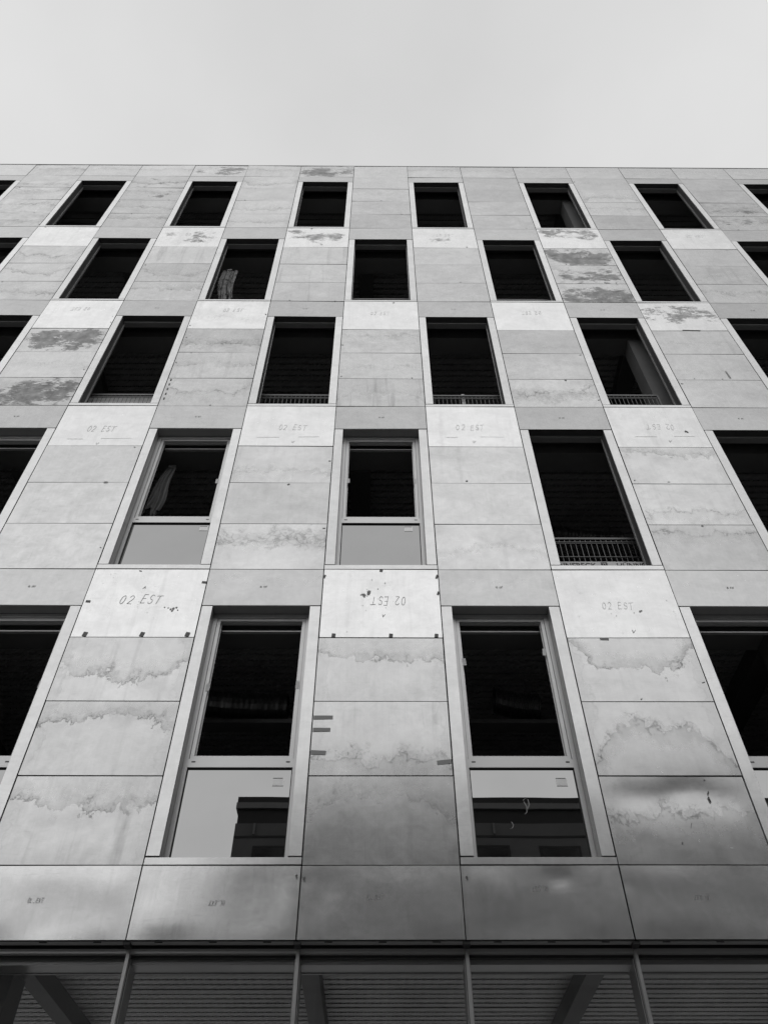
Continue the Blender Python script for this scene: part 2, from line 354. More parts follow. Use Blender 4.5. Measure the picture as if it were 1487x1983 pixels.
DEF = dict(tone=0.70, metal=0.72, seed=0.0, tide=0.0, tide_height=0.1, tide_bend=0.0, patch=0.0, patch_height=0.0, streak=0.0, speck=0.0, cloud=0.0, web=0.0, warp=0.75)
def sheet_mesh(w, h, seed, nx=8, nz=6, t=0.03, pil=0.0016, fn=None):
    """one cladding sheet: slightly buckled face, edges folded back"""
    r = random.Random(seed); ph = [r.uniform(0, 6.28) for _ in range(6)]; k = [r.uniform(0.6, 1.6) for _ in range(4)]
    mb = MB(); P = []
    for j in range(nz + 1):
        row = []
        for i in range(nx + 1):
            u, v = i / nx, j / nz
            x, z = (u - 0.5) * w, (v - 0.5) * h
            edge = min(1.0, min(u, 1 - u) * 8) * min(1.0, min(v, 1 - v) * 6)
            y = -edge * (pil + 0.0016 * math.sin(ph[0] + k[0] * 3 * u + k[1] * 2 * v) * math.sin(ph[1] + k[2] * 4 * v))
            if fn: y += fn(x / w, z / h) * edge
            row.append((x, y, z))
        P.append(row)
    mb.grid(P)
    for a, b in (((-1, -1), (1, -1)), ((1, -1), (1, 1)), ((1, 1), (-1, 1)), ((-1, 1), (-1, -1))):
        p0 = (a[0] * w / 2, 0, a[1] * h / 2); p1 = (b[0] * w / 2, 0, b[1] * h / 2)
        mb.quad([p0, (p0[0], .0025, p0[2]), (p1[0], .0025, p1[2]), p1])
        mb.quad([(p0[0], .0025, p0[2]), (p0[0], t, p0[2]), (p1[0], t, p1[2]), (p1[0], .0025, p1[2])], 1)  # folded returns coloured like the membrane: joint shade put into the colour
    mb.quad([(-w / 2, t, -h / 2), (-w / 2, t, h / 2), (w / 2, t, h / 2), (w / 2, t, -h / 2)])
    return mb.mesh('sheet', [M['sheet'], M['membrane']])
_cache = {}; RJ = random.Random(5)
def sheet(name, x0, x1, z0, z1, y=D, variant=0, fn=None, nx=8, nz=6, **at):
    w, h = x1 - x0 - GAP, z1 - z0 - GAP
    key = (round(w, 3), round(h, 3), variant, id(fn) if fn else 0)
    if key not in _cache: _cache[key] = sheet_mesh(w, h, variant * 17 + 3, nx, nz, fn=fn)
    pr = dict(DEF); lab = at.pop('label', None); pr.update(at)
    o = put(name, _cache[key], bld, ((x0 + x1) / 2 + RJ.uniform(-.0015, .0015), y + RJ.uniform(-.0018, .0018), (z0 + z1) / 2 + RJ.uniform(-.0015, .0015)), (RJ.gauss(0, .0022), RJ.gauss(0, .0006), RJ.gauss(0, .0025)), **{k: float(v) for k, v in pr.items()})
    if lab: o['label'] = lab
    return o
RN = random.Random(21); 
def rnd(a, b): return RN.uniform(a, b)

# stains read off the photograph: (storey, column, row) -> amounts ; row 0 is the lowest sheet, row 3 the bright one
OV = {
 (1,-2,2): dict(tide=.95, tide_height=-.13, tide_bend=-.9, streak=.8, seed=3.1), (1,-2,1): dict(tide=.9, tide_height=.20, tide_bend=.3, seed=5.4),
 (1,-2,0): dict(tide=.75, tide_height=.12, streak=.9, seed=8.8), (1,0,2): dict(tide=.75, tide_height=.17, streak=.25, seed=1.7),
 (1,0,1): dict(tide=.75, tide_height=-.22, streak=.9, seed=6.2), (1,0,0): dict(tide=.6, tide_height=.22, seed=9.9),
 (1,2,2): dict(tide=1, tide_height=-.02, tide_bend=-1.6, streak=.3, seed=2.5), (1,2,1): dict(tide=1, tide_height=.10, tide_bend=1.5, seed=4.3),
 (1,2,0): dict(tide=.8, tide_height=.0, seed=7.7), (1,-4,2): dict(tide=.6), (1,4,0): dict(tide=.5),
 (1,-2,3): dict(speck=1, patch=.0), (1,0,3): dict(speck=1), (1,2,3): dict(speck=1, seed=2.1),
 (2,-1,0): dict(tide=.55, tide_height=.12, cloud=.12, web=1.0, patch_height=.14, seed=6.6, label='cladding sheet with a crusty grey stain across its upper half'),
 (2,3,2): dict(tide=.8, tide_height=.25, seed=1.2), (2,3,1): dict(tide=.8, tide_height=-.18, streak=.5, seed=9.1),
 (2,3,0): dict(tide=.8, tide_height=.22, seed=3.3), (2,3,3): dict(speck=.8, seed=5.2), (2,-1,2): dict(streak=.5), (2,-1,1): dict(cloud=.1),
 (3,-4,2): dict(patch=1.02, patch_height=.03, tide=.5, streak=.3, seed=3.9, label='cladding sheet half covered in torn dark film'),
 (3,-4,1): dict(tide=.3, speck=.5, streak=.3), (3,-4,0): dict(patch=1.06, patch_height=-.05, tide=.4, seed=6.1, label='cladding sheet with scratched dark film over its lower part'),
 (3,-2,2): dict(tide=1, tide_height=-.12, cloud=.28, web=.6, patch=.3, patch_height=-.1, seed=4.9), (3,-2,1): dict(tide=.7, tide_height=.0, streak=.6, seed=5.9),
 (3,-2,0): dict(tide=.9, tide_height=-.05, tide_bend=-1.2, seed=2.9), (3,0,2): dict(tide=.5, cloud=.25, tone=.62, seed=7.1), (3,0,1): dict(cloud=.1, streak=.3),
 (3,0,0): dict(streak=1, cloud=.15, seed=1.1), (3,2,2): dict(tide=.15), (3,2,1): dict(tide=.1, streak=.3),
 (3,2,0): dict(tide=1, tide_height=-.02, tide_bend=-1.0, cloud=.25, web=.6, patch_height=-.1, seed=8.1), (3,4,3): dict(patch=.88, patch_height=.15, seed=7.9, label='bright cladding sheet with a torn dark patch along its top'),
 (3,4,2): dict(tide=.3, streak=.4), (3,4,1): dict(tide=.3), (3,-2,3): dict(tide=.3, cloud=.1),
 (4,-5,2): dict(tide=.9, tide_height=-.1, tide_bend=-1.3, seed=2.2), (4,-5,1): dict(tide=.9, tide_height=-.05, tide_bend=-.8, seed=4.4), (4,-5,0): dict(tide=.9, tide_height=-.1, seed=6.5),
 (4,-3,2): dict(streak=1), (4,-3,1): dict(tide=.7, streak=.6, seed=3.6), (4,-3,0): dict(tide=.8, tide_height=.08, seed=9.4), (4,-3,3): dict(patch=.66, patch_height=.05, seed=5.5),
 (4,-1,3): dict(patch=.76, patch_height=.0, speck=.6, seed=6.0), (4,-1,2): dict(streak=.8), (4,-1,1): dict(streak=.8), (4,-1,0): dict(streak=.9),
 (4,1,3): dict(patch=.45, seed=1.9), (4,1,2): dict(streak=.2), (4,3,3): dict(patch=.82, patch_height=.25, seed=8.4, label='bright cladding sheet with torn film at its top edge'),
 (4,3,2): dict(patch=1.12, patch_height=-.02, tide=.4, seed=2.7, label='cladding sheet with a large dark torn patch'),
 (4,3,1): dict(patch=.95, patch_height=-.05, tide=.7, seed=9.3), (4,3,0): dict(patch=1.12, patch_height=-.18, tide=.5, seed=4.6, label='cladding sheet with dark blotches along its lower half'),
 (4,5,2): dict(), (4,5,1): dict(streak=.6), (4,5,0): dict(tide=.7, tide_height=.05, streak=.3),
 (5,-6,3): dict(cloud=.5, tide=.9, tone=.58, seed=1.3), (5,-6,2): dict(cloud=.6, tide=.9, tone=.56, seed=3.8), (5,-6,1): dict(cloud=.55, tide=1, tone=.58, seed=5.3), (5,-6,0): dict(cloud=.55, tide=1, tone=.56, seed=7.2),
 (5,-4,3): dict(tide=1, patch=.5, patch_height=-.1, seed=6.9), (5,-4,2): dict(tide=.7, patch=.6, seed=8.6), (5,-4,1): dict(tide=.9, streak=.3), (5,-4,0): dict(tide=.9, tide_height=.1),
 (5,-2,3): dict(tide=.9, tide_height=-.15, tone=.64), (5,-2,2): dict(), (5,-2,1): dict(tide=.9, tide_height=-.15, tone=.66), (5,-2,0): dict(tide=.8, tone=.64),
 (5,4,2): dict(tide=.8, tide_height=-.1, streak=.5, tone=.64), (5,4,1): dict(tide=.8, streak=.4, tone=.66), (5,4,3): dict(tide=.2),
 (5,6,1): dict(cloud=.45, tide=1, tone=.56, web=.6, patch=.55, seed=2.4), (5,6,0): dict(cloud=.45, tide=1, tone=.6, web=.5, patch=.6, patch_height=.1, seed=6.3),
}
PO = {-6: dict(cloud=.5, tide=1, tone=.56), -5: dict(tide=.5, cloud=.2), -4: dict(tide=.6), -3: dict(patch=.78, tone=.64), -2: dict(tide=.8, streak=.5, tone=.62),
      -1: dict(patch=.95, cloud=.4, tone=.56), 0: dict(tone=.62), 1: dict(tide=.7, tone=.60), 2: dict(tide=.3, tone=.58, cloud=.2), 3: dict(tone=.58), 4: dict(tone=.62, tide=.2)}

def buckle(u, v):      # oil-canned sheet: leans back in a ragged band below its upper edge, forward above it
    c = 0.27 + 0.05 * math.sin(u * 7.0 + 1.0) + 0.04 * math.sin(u * 15.0)
    return (0.0095 + 0.003 * math.cos(u * 6.283)) * math.exp(-((v - c) / 0.20) ** 2)
def dented(spots):
    def f(u, v):
        return sum(a * math.exp(-(((u - cu) * W / r) ** 2 + ((v - cv) * .58 / r) ** 2)) for cu, cv, r, a in spots)
    return f
DENTS = {0: dented([(-.475, .30, .045, .012), (-.40, .2, .2, .006)]), 1: dented([(.12, .38, .10, .008), (.0, -.1, .3, .004)]), 2: dented([(-.48, .22, .04, .012), (.2, .1, .35, .005)]),
         -1: dented([(.25, .0, .3, .006), (-.3, -.2, .25, -.004)]), -2: dented([(.0, -.3, .3, .006)])}
sheets = {}
for s in range(1, 6):
    z = LV[s - 1]; even_window = (s % 2 == 0)
    for c in range(C0, C1):
        is_win = (c % 2 == 0) == even_window
        x0, x1 = c * W, (c + 1) * W
        if is_win: continue
        for r in range(4):
            ov = dict(seed=rnd(0, 50), tide=0.0, tide_height=rnd(-.2, .2), streak=rnd(0, .35), cloud=rnd(.04, .24), tone=rnd(.57, .69) - (.035 if s > 2 else 0) - (.05 if s == 5 else 0))  # upper storeys toned darker: the dimmer sky they mirror is put into the colour
            if RN.random() < .3: ov['tide'] = rnd(.2, .5); ov['tide_bend'] = rnd(-1.5, 1.5)
            bright = (r == 3 and s < 5)
            if bright: ov.update(tone=rnd(.82, .92), metal=.70, tide=0, streak=.35, cloud=.02, speck=rnd(0, .4))
            if s == 2: ov['tone'] = ov['tone'] + .03 if not bright else ov['tone']
            d = dict(OV.get((s, c, r), {}))
            if bright: d.pop('tone', None)
            ov.update(d)
            if (s, c, r) == (1, 2, 0):
                o = sheet('cladding_panel', x0, x1, z[r], z[r + 1], fn=buckle, nx=16, nz=14, **ov); o['label'] = 'buckled cladding sheet with a blurred bright reflection across its middle'
            else:
                nm = 'bright_panel' if bright else 'cladding_panel'
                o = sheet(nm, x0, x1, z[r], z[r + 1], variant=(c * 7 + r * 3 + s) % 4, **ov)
            sheets[(s, c, r)] = o
for c in range(C0, C1):
    x0, x1 = c * W, (c + 1) * W
    ov = dict(seed=rnd(0, 50), tone=rnd(.60, .68), cloud=rnd(0, .1), tide=rnd(0, .3)); ov.update(PO.get(c, {}))
    sheets[('parapet', c)] = sheet('parapet_panel', x0, x1, LV[4][4], TOP, variant=c % 3, **ov)
    sheets[('plinth', c)] = sheet('plinth_panel', x0, x1, BOT, 4.562, variant=(c * 3) % 4 + 5, seed=rnd(0, 50), tone=rnd(.66, .70), cloud=-.10, tide=0, streak=.3, metal=.82, speck=.0, warp=.8, fn=DENTS.get(c), nx=28 if c in DENTS else 8, nz=14 if c in DENTS else 6)
for k in range(C0, C1, 2): boxpart('coping', M['mullion'], bld, k * W + .002, min(k + 2, C1) * W - .002, D - 0.008, D + 0.45, TOP + .004, TOP + .022)

# ---------------- windows
LS = 0.094 * W                                     # width of the jamb strips
YF = D + 0.14                                      # plane of the window frames
FR = [None]
def ring(mb, x0, x1, z0, z1, t, y0, y1, tb=None, tt=None, mi=0):
    tb = t if tb is None else tb; tt = t if tt is None else tt
    mb.box(x0, x0 + t, y0, y1, z0, z1, mi); mb.box(x1 - t, x1, y0, y1, z0, z1, mi)
    mb.box(x0 + t, x1 - t, y0, y1, z0, z0 + tb, mi); mb.box(x0 + t, x1 - t, y0, y1, z1 - tt, z1, mi)
framed = {(1, c) for c in range(C0, C1)} | {(2, c) for c in (-8, -6, -4, -2, 0)}
def jamb_mesh(w, h, fold, side, seed):
    """narrow face strip, folded back into the reveal on the window side"""
    mb = MB(); n = 10; r = random.Random(seed)
    P = [[((i - .5) * w, -0.0008 * math.sin(j * 1.3 + seed) * (1 if i else .3), (j / n - .5) * h) for i in (0, 1)] for j in range(n + 1)]
    mb.grid(P)
    xe = side * w / 2
    if fold: mb.box(min(xe, xe - side * .002), max(xe, xe - side * .002), 0.0015, 0.125, -h / 2, h / 2, 1)
    else: mb.box(min(xe, xe - side * .002), max(xe, xe - side * .002), 0.0015, 0.02, -h / 2, h / 2, 0)
    mb.quad([(-side * w / 2, 0, -h / 2), (-side * w / 2, .03, -h / 2), (-side * w / 2, .03, h / 2), (-side * w / 2, 0, h / 2)])
    mb.quad([(-w / 2, 0, h / 2), (w / 2, 0, h / 2), (w / 2, .03, h / 2), (-w / 2, .03, h / 2)])
    mb.quad([(-w / 2, 0, -h / 2), (-w / 2, .03, -h / 2), (w / 2, .03, -h / 2), (w / 2, 0, -h / 2)])
    return mb.mesh('jamb', [M['sheet'], M['fold']])
stick = MB(); stick.box(-.05, .05, 0, .001, -.042, .042, 0); stick.box(-.05, .04, -.0006, .0, .034, .041, 1); stick.box(-.05, .05, -.0006, .0, -.042, -.037, 1)
stick.box(.046, .05, -.0006, .0, -.036, .03, 2)
for k in range(4): stick.box(-.04, .0 + .008 * (k % 3), -.0006, .0, .018 - .013 * k, .021 - .013 * k, 2)
STICK = stick.mesh('sticker', [M['frame'], M['tab'], M['ink_faint']])
TAG = MB().box(-.018, .018, 0, .001, -.045, .045, 0).mesh('paper_tag', [M['paper']])
SLOT = MB().box(-.018, .018, 0, .002, -.007, .007, 0).mesh('drain_cap', [M['tab']])
jc = {}
for s in range(1, 6):
    even_window = (s % 2 == 0); z0, zl, zs = LV[s - 1][0], LINT[s - 1], SILL[s - 1]
    ztop = LV[s - 1][4]
    for c in range(C0, C1):
        if (c % 2 == 0) != even_window: continue
        x0, x1 = c * W, (c + 1) * W
        fr = (s, c) in framed
        sheet('lintel_panel', x0, x1, zl, ztop, variant=(c + s) % 3, seed=rnd(0, 50), tone=rnd(.50, .57) if s > 1 else rnd(.60, .64), cloud=.02, tide=rnd(0, .15), streak=.1)
        sheet('sill_panel', x0, x1, z0, zs, y=D - 0.004, nx=4, nz=1, seed=rnd(0, 50), tone=.74, cloud=.0)
        hz = zl - zs - 2 * GAP
        for side in (-1, 1):
            k = (s, fr, side)
            if k not in jc: jc[k] = jamb_mesh(LS - GAP, hz, fr, -side, s * 3 + side)
            xc = (x0 + LS / 2 + GAP * .25) if side < 0 else (x1 - LS / 2 - GAP * .25)
            at = dict(DEF); at.update(tone=rnd(.78, .88), seed=rnd(0, 50), cloud=rnd(.0, .06), metal=.5, speck=rnd(0, .4))
            put('jamb_panel', jc[k], bld, (xc, D, (zl + zs) / 2), **at)
        xa, xb = x0 + LS, x1 - LS
        if fr:
            f = MB(); zt = zl + .0015; zb = zs - .004; xi, xj = xa - .02, xb + .02
            zh = zl - .005                                                # frame head just under the soffit
            ztr0, ztr1 = (5.534, 5.622) if s == 1 else (8.917, 9.005)
            ring(f, xi, xj, zb, zh, .062, YF, YF + .09, .03, .05)
            f.box(xi + .062, xj - .062, YF, YF + .09, ztr0 + .003, ztr1)
            win = put('window', f.mesh('window', [M['frame']]), bld, (0, 0, 0))
            so_ = MB(); so_.box(xa - .002, xb + .002, D + .004, YF - .002, zl - .0008, zl + .012)
            put('soffit_flashing', so_.mesh('soffit', [M['frame_dark']]), win)
            sa = MB(); ring(sa, xi + .066, xj - .066, ztr1 + .004, zh - .054, .036, YF + .012, YF + .085)
            put('sash', sa.mesh('sash', [M['frame']]), win)
            sb = MB(); ring(sb, xi + .104, xj - .104, ztr1 + .042, zh - .092, .008, YF + .05, YF + .062)
            sb.box(xi + .11, xj - .11, YF + .10, YF + .14, zh - .165, zh - .15)
            put('glazing_bead', sb.mesh('bead', [M['frame']]), win)
            pane = MB(); P = [[(xi + .072 + (xj - xi - .144) * i / 8, YF + .022, zb + .022 + (ztr0 - zb - .03) * j / 8) for i in range(9)] for j in range(9)]
            pane.grid(P); put('spandrel_pane', pane.mesh('pane', [M['mirror']]), win)
            if (s, c) == (1, 1):
                sm_ = MB()
                for pts in ([(1.93, 5.22), (1.95, 5.24), (1.975, 5.23), (1.98, 5.18), (1.96, 5.14)], [(1.935, 5.21), (1.955, 5.16), (1.95, 5.11), (1.93, 5.09)], [(1.80, 5.02), (1.815, 4.99), (1.80, 4.96), (1.78, 4.955)]):
                    for a_, b_ in zip(pts[:-1], pts[1:]): sm_.quad([(a_[0] - .004, 0, a_[1]), (b_[0] - .004, 0, b_[1]), (b_[0] + .006, 0, b_[1]), (a_[0] + .005, 0, a_[1])])
                put('smear', sm_.mesh('smear', [M['film_smear']]), win, (0, YF + .0212, 0), kind='stuff')
            g = MB(); ring(g, xi + .064, xj - .064, zb + .015, ztr0 + .001, .007, YF + .012, YF + .035)
            g.box(xi + .064, xj - .064, YF + .004, YF + .02, ztr0 - .004, ztr0 + .0015)
            put('pane_gasket', g.mesh('gasket', [M['gasket']]), win)
            sx_ = {-1: -.288, 1: 2.31, -2: -1.545, 0: .995}.get(c, x1 - .3)
            if s == 1 or c in (-2, 0, -4): put('sticker', STICK, win, (sx_, YF + .0205, 5.40 if s == 1 else 8.83))
            for xx in (xa + .03, xb - .03): put('drain_cap', SLOT, win, (xx + (.06 if xx < (xa + xb) / 2 else -.06), YF - .0015, (ztr0 + ztr1) / 2 + .015))
            tg = {(1, 1): ((2.381, 6.896, .08), (1.524, 6.765, -.08)), (1, -1): ((-.195, 6.474, 0), (-1.10, 6.44, 0)), (2, 0): ((1.105, 9.768, 0), (.222, 9.764, 0)), (2, -2): ((-1.52, 9.75, 0),), (1, -3): ((-2.80, 6.47, 0),)}
            for (tx, tz, ta) in tg.get((s, c), ()):
                put('paper_tag', TAG, win, (tx, YF + .008, tz), (0, ta, 0))
        else:
            f = MB(); f.box(xa - .01, xb + .01, D + .115, D + .21, zl - .028, zl - .012)
            f.box(xa - .01, xb + .01, D + .112, D + .115, zl - .028, zl + .02)
            win = put('window', f.mesh('head', [M['frame_dark']]), bld)
            g = MB()
            for sgn, xe in ((1, xa), (-1, xb)):
                g.box(min(xe, xe + sgn * .010), max(xe, xe + sgn * .010), D + .135, D + .165, zs, zl - .03)
            put('side_profile', g.mesh('profile', [M['galv']]), win)
            l = MB()
            for sgn, xe in ((1, xa - .001), (-1, xb + .001)):
                l.box(min(xe - sgn * .012, xe - sgn * .002), max(xe - sgn * .012, xe - sgn * .002), D + .022, D + .20, zs, zl)
            l.box(xa, xb, D + .022, D + .11, zl + .001, zl + .012)
            put('reveal_liner', l.mesh('liner', [M['liner']]), win)

# ---------------- backing wall (black membrane on the frame), slabs, ceilings, inner structure
DEEP = 9.0
for s in range(1, 6):
    even_window = (s % 2 == 0); z0, zl, zs, z4 = LV[s - 1][0], LINT[s - 1], SILL[s - 1], LV[s - 1][4]
    zt = z4 if s < 5 else TOP - .04
    for c in range(C0, C1):
        x0, x1 = c * W, (c + 1) * W
        if (c % 2 == 0) == even_window:
            boxpart('backing_wall', M['membrane'], bld, x0, x1, D + .034, D + .25, zl + .014, zt)
            boxpart('backing_wall', M['membrane'], bld, x0, x1, D + .034, D + .22, z0 + .001, zs - .008)
        else:
            boxpart('backing_wall', M['membrane'], bld, x0 - LS + .014, x1 + LS - .014, D + .034, D + .20, z0 + .001, zt - .001)
boxpart('backing_wall', M['membrane'], bld, C0 * W, C1 * W, D + .035, D + .13, BOT + .03, 4.562)
levels = [4.562, 7.967, 11.308, 14.655, 18.002, 21.6]
for i, z in enumerate(levels):
    boxpart('floor_slab', M['concrete'], bld, C0 * W, C1 * W, D + .26, D + DEEP, z - .28 if i else z - .30, z + (.06 if i < 5 else 0))
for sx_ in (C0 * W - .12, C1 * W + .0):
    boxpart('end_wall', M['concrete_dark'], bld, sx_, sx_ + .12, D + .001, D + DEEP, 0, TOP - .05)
boxpart('rear_wall', M['concrete_dark'], bld, C0 * W, C1 * W, D + DEEP, D + DEEP + .2, 4.26, TOP - .05)  # stops above the ground floor; rear left open so light reaches the ceiling
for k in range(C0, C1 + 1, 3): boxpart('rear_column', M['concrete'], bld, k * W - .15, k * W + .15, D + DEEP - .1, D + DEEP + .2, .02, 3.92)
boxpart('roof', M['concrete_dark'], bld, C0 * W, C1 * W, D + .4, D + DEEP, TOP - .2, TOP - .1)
# ribbed deck sheets, ribs running along the facade; one sheet is 0.49 m wide with four ribs
SP = 0.49
def deck_mesh():
    L0, L1 = C0 * W, C1 * W; p = SP / 4; prof = []
    for k in range(4):
        y = k * p
        prof += [(y, 0.0), (y + .084 if k else y + .092, 0.0), (y + (.078 if k else .086), .055), (y + p + .004 - (.0 if k < 3 else .006), .055)]
    prof.append((SP - .001, 0.0))
    mb = MB()
    for a, b in zip(prof[:-1], prof[1:]):
        mb.quad([(L0, a[0], a[1]), (L1, a[0], a[1]), (L1, b[0], b[1]), (L0, b[0], b[1])])
    mb.box(L0, L1, SP - .018, SP - .004, -.006, -.0005)
    return mb.mesh('deck_sheet', [M['deck']])
DECK = deck_mesh()
for i, z in enumerate(levels):
    for k in range(17 if i == 0 else 9):
        put('deck_sheet', DECK, bld, (0, D + .45 + k * SP, 4.09 if i == 0 else z - .40))
for i, z in enumerate(levels[1:], 1):
    zl = LINT[i - 1]
    boxpart('edge_beam', M['fold'], bld, C0 * W, C1 * W, D + .40, D + .73, zl - .02, z - .281)
boxpart('edge_beam', M['beam'], bld, C0 * W, C1 * W, D + .26, D + .40, 3.98, 4.26)
for xb in (-9.5, -7.2, -4.75, -2.30, 0.0, 2.32, 4.8, 7.2, 9.6):
    boxpart('ceiling_beam', M['beam_light'], bld, xb, xb + .15, D + .401, D + DEEP, 3.93, 4.085)
for xb in (-4.75, .2, 5.0):
    for i, z in enumerate(levels[1:], 1):
        boxpart('ceiling_beam', M['beam'], bld, xb, xb + .3, D + .731, D + DEEP, z - .62, z - .402)
for xc in (-10.0, -2.52, 5.0):
    boxpart('column', M['concrete'], bld, xc, xc + (.27 if xc == -2.52 else .36), D + .42, D + .70, 0, 3.92 if xc == -2.52 else 3.92)
for i, z in enumerate(levels[:-1]):
    zt = LINT[i] - .022
    boxpart('column', M['concrete'], bld, 5.0, 5.38, D + .41, D + .69, z + .061, zt)
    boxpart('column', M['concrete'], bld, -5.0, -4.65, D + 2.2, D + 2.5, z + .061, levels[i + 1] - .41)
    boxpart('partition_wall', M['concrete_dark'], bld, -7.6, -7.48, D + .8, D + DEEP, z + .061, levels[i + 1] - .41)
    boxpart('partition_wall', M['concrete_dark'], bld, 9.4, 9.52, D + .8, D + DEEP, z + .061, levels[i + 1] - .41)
boxpart('ground_floor_slab', M['floor'], bld, C0 * W, C1 * W, D + .31, D + DEEP, -.1, .02)

# ---------------- ground floor glazing
YM = D + .10
for c in range(C0, C1 + 1):
    x = c * W + .012
    mb = MB(); mb.box(x - .013, x + .013, YM, YM + .04, .02, 3.955); mb.box(x - .020, x + .020, YM + .075, YM + .24, .02, 3.90)
    mb.box(x - .022, x - .016, YM + .045, YM + .075, .02, 3.90); mb.box(x + .016, x + .022, YM + .045, YM + .075, .02, 3.90)
    mu = put('mullion', mb.mesh('mullion', [M['mullion']]), bld)
    g = MB(); g.box(x - .016, x + .016, YM + .0405, YM + .075, .02, 3.90); put('mullion_gasket', g.mesh('g', [M['gasket']]), mu)
    br = MB(); br.box(x - .03, x + .022, D + .012, D + .098, 3.957, 3.979); put('bracket', br.mesh('b', [M['gasket']]), mu)
for c in range(C0, C1):
    x0, x1 = c * W + .032, (c + 1) * W - .008
    mb = MB(); mb.box(x0 - .005, x1 + .005, YM + .004, YM + .04, 3.925, 3.958); mb.box(x0 - .005, x1 + .005, YM, YM + .003, 3.947, 3.958); mb.box(x0 - .005, x1 + .005, YM, YM + .003, 3.928, 3.938)
    mb.box(x0, x1, YM + .075, YM + .24, 3.868, 3.945); mb.box(x0, x1, YM + .245, YM + .262, 3.862, 3.945)
    tr = put('transom', mb.mesh('transom', [M['mullion']]), bld)
    g = MB(); g.box(x0 - .004, x1 + .004, YM + .0405, YM + .073, 3.905, 3.945); put('transom_gasket', g.mesh('g', [M['gasket']]), tr)
    boxpart('glass_pane', M['glass'], bld, x0 - .004, x1 + .004, YM + .050, YM + .058, .06, 3.904)
    sm = MB(); sm.box(x0 - .016, x1 + .004, D + .032, D + .098, 3.984, 3.990)
    for k in range(3): 
        xx = x0 + (x1 - x0) * (.17 + .33 * k); sm.box(xx - .03, xx + .03, D + .0315, D + .036, 3.978, 3.9838, 1)
    put('soffit_panel', sm.mesh('soffit', [M['frame_dark'], M['gasket']]), bld)
    boxpart('ground_sill', M['mullion'], bld, x0, x1, YM, YM + .2, .0, .06)

# ---------------- handwriting, tape, tabs on the sheets
def arc(cx, cz, rx, rz, a0, a1, n=10):
    return [(cx + rx * math.cos(math.radians(a0 + (a1 - a0) * i / n)), cz + rz * math.sin(math.radians(a0 + (a1 - a0) * i / n))) for i in range(n + 1)]
GL = {
 '0': [arc(.3, .5, .27, .5, 80, 440, 14)], 'O': [arc(.3, .5, .3, .5, 80, 440, 14)],
 '2': [arc(.3, .72, .27, .27, 165, -30, 8) + [(.06, .02), (.62, .0)]],
 'E': [[(.55, .98), (.05, 1.0), (.0, .0), (.55, .03)], [(.03, .52), (.45, .54)]],
 'S': [arc(.32, .74, .25, .25, 30, 250, 8) + arc(.28, .25, .26, .25, 80, -160, 8)],
 'T': [[(-.1, .97), (.72, 1.02)], [(.32, 1.0), (.27, .0)]], 'L': [[(.05, 1.0), (.0, .02), (.5, .0)]],
 'X': [[(.0, 1.0), (.55, .0)], [(.55, 1.0), (.0, .0)]], '_': [[(.0, .0), (.6, .0)]], 'A': [[(.0, .0), (.3, 1.0), (.55, .0)], [(.1, .4), (.48, .4)]],
 'V': [[(.0, 1.0), (.3, .0), (.6, 1.0)]], ' ': [], '.': [[(.2, .0), (.26, .06)]], 'I': [[(.2, .0), (.22, 1.0)]], '-': [[(.0, .5), (.5, .52)]],
}
def writing(panel, text, x, z, width, height, mat, upside=False, pen=.005, wob=.03, slant=.18, seed=1, name='handwriting'):
    r = random.Random(seed); mb = MB(); n = len(text); adv = 1.0 / (n - .35)
    px, py, pz = panel.location
    for i, ch in enumerate(text):
        jx, jz, js = r.uniform(-.02, .02), r.uniform(-.06, .06), r.uniform(.9, 1.08)
        for st in GL[ch]:
            pts = [((i * adv + (a + slant * b) * adv * 1.05 + jx) * width - width / 2, ((b * js + jz) + r.uniform(-wob, wob) * .5) * height - height / 2) for a, b in st]
            if upside: pts = [(-a, -b) for a, b in pts]
            for a, b in zip(pts[:-1], pts[1:]):
                dx, dz = b[0] - a[0], b[1] - a[1]; L = math.hypot(dx, dz) or 1e-6
                nx_, nz_ = -dz / L * pen / 2, dx / L * pen / 2; ex, ez = dx / L * pen * .3, dz / L * pen * .3
                mb.quad([(a[0] - nx_ - ex, 0, a[1] - nz_ - ez), (b[0] - nx_ + ex, 0, b[1] - nz_ + ez), (b[0] + nx_ + ex, 0, b[1] + nz_ + ez), (a[0] + nx_ - ex, 0, a[1] + nz_ - ez)])
    return put(name, mb.mesh(name, [mat]), panel, (x - px, -.0048, z - pz))
def strip(panel, x, z, w, h, mat, name='tape_strip', ang=0.0):
    px, py, pz = panel.location
    return put(name, MB().box(-w / 2, w / 2, 0, .0008, -h / 2, h / 2).mesh(name, [mat]), panel, (x - px, -.0046, z - pz), (0, ang, 0))
P_ = sheets
writing(P_[1,-2,3], '02 EST', -1.991, 7.498, .44, .125, M['ink'], pen=.0052, seed=4, slant=.3)
writing(P_[1,-2,3], 'A', -1.985, 7.677, .03, .04, M['ink'], seed=4)
writing(P_[1,0,3], '02 EST', .746, 7.483, .37, .12, M['ink'], upside=True, pen=.0050, seed=6)
writing(P_[1,0,3], 'A', .683, 7.266, .03, .04, M['ink'], upside=True, seed=6)
writing(P_[1,2,3], '02 EST', 3.241, 7.413, .33, .10, M['ink_mid'], pen=.0055, seed=8)
writing(P_[1,2,3], 'V', 3.33, 7.05, .035, .04, M['ink'], seed=8)
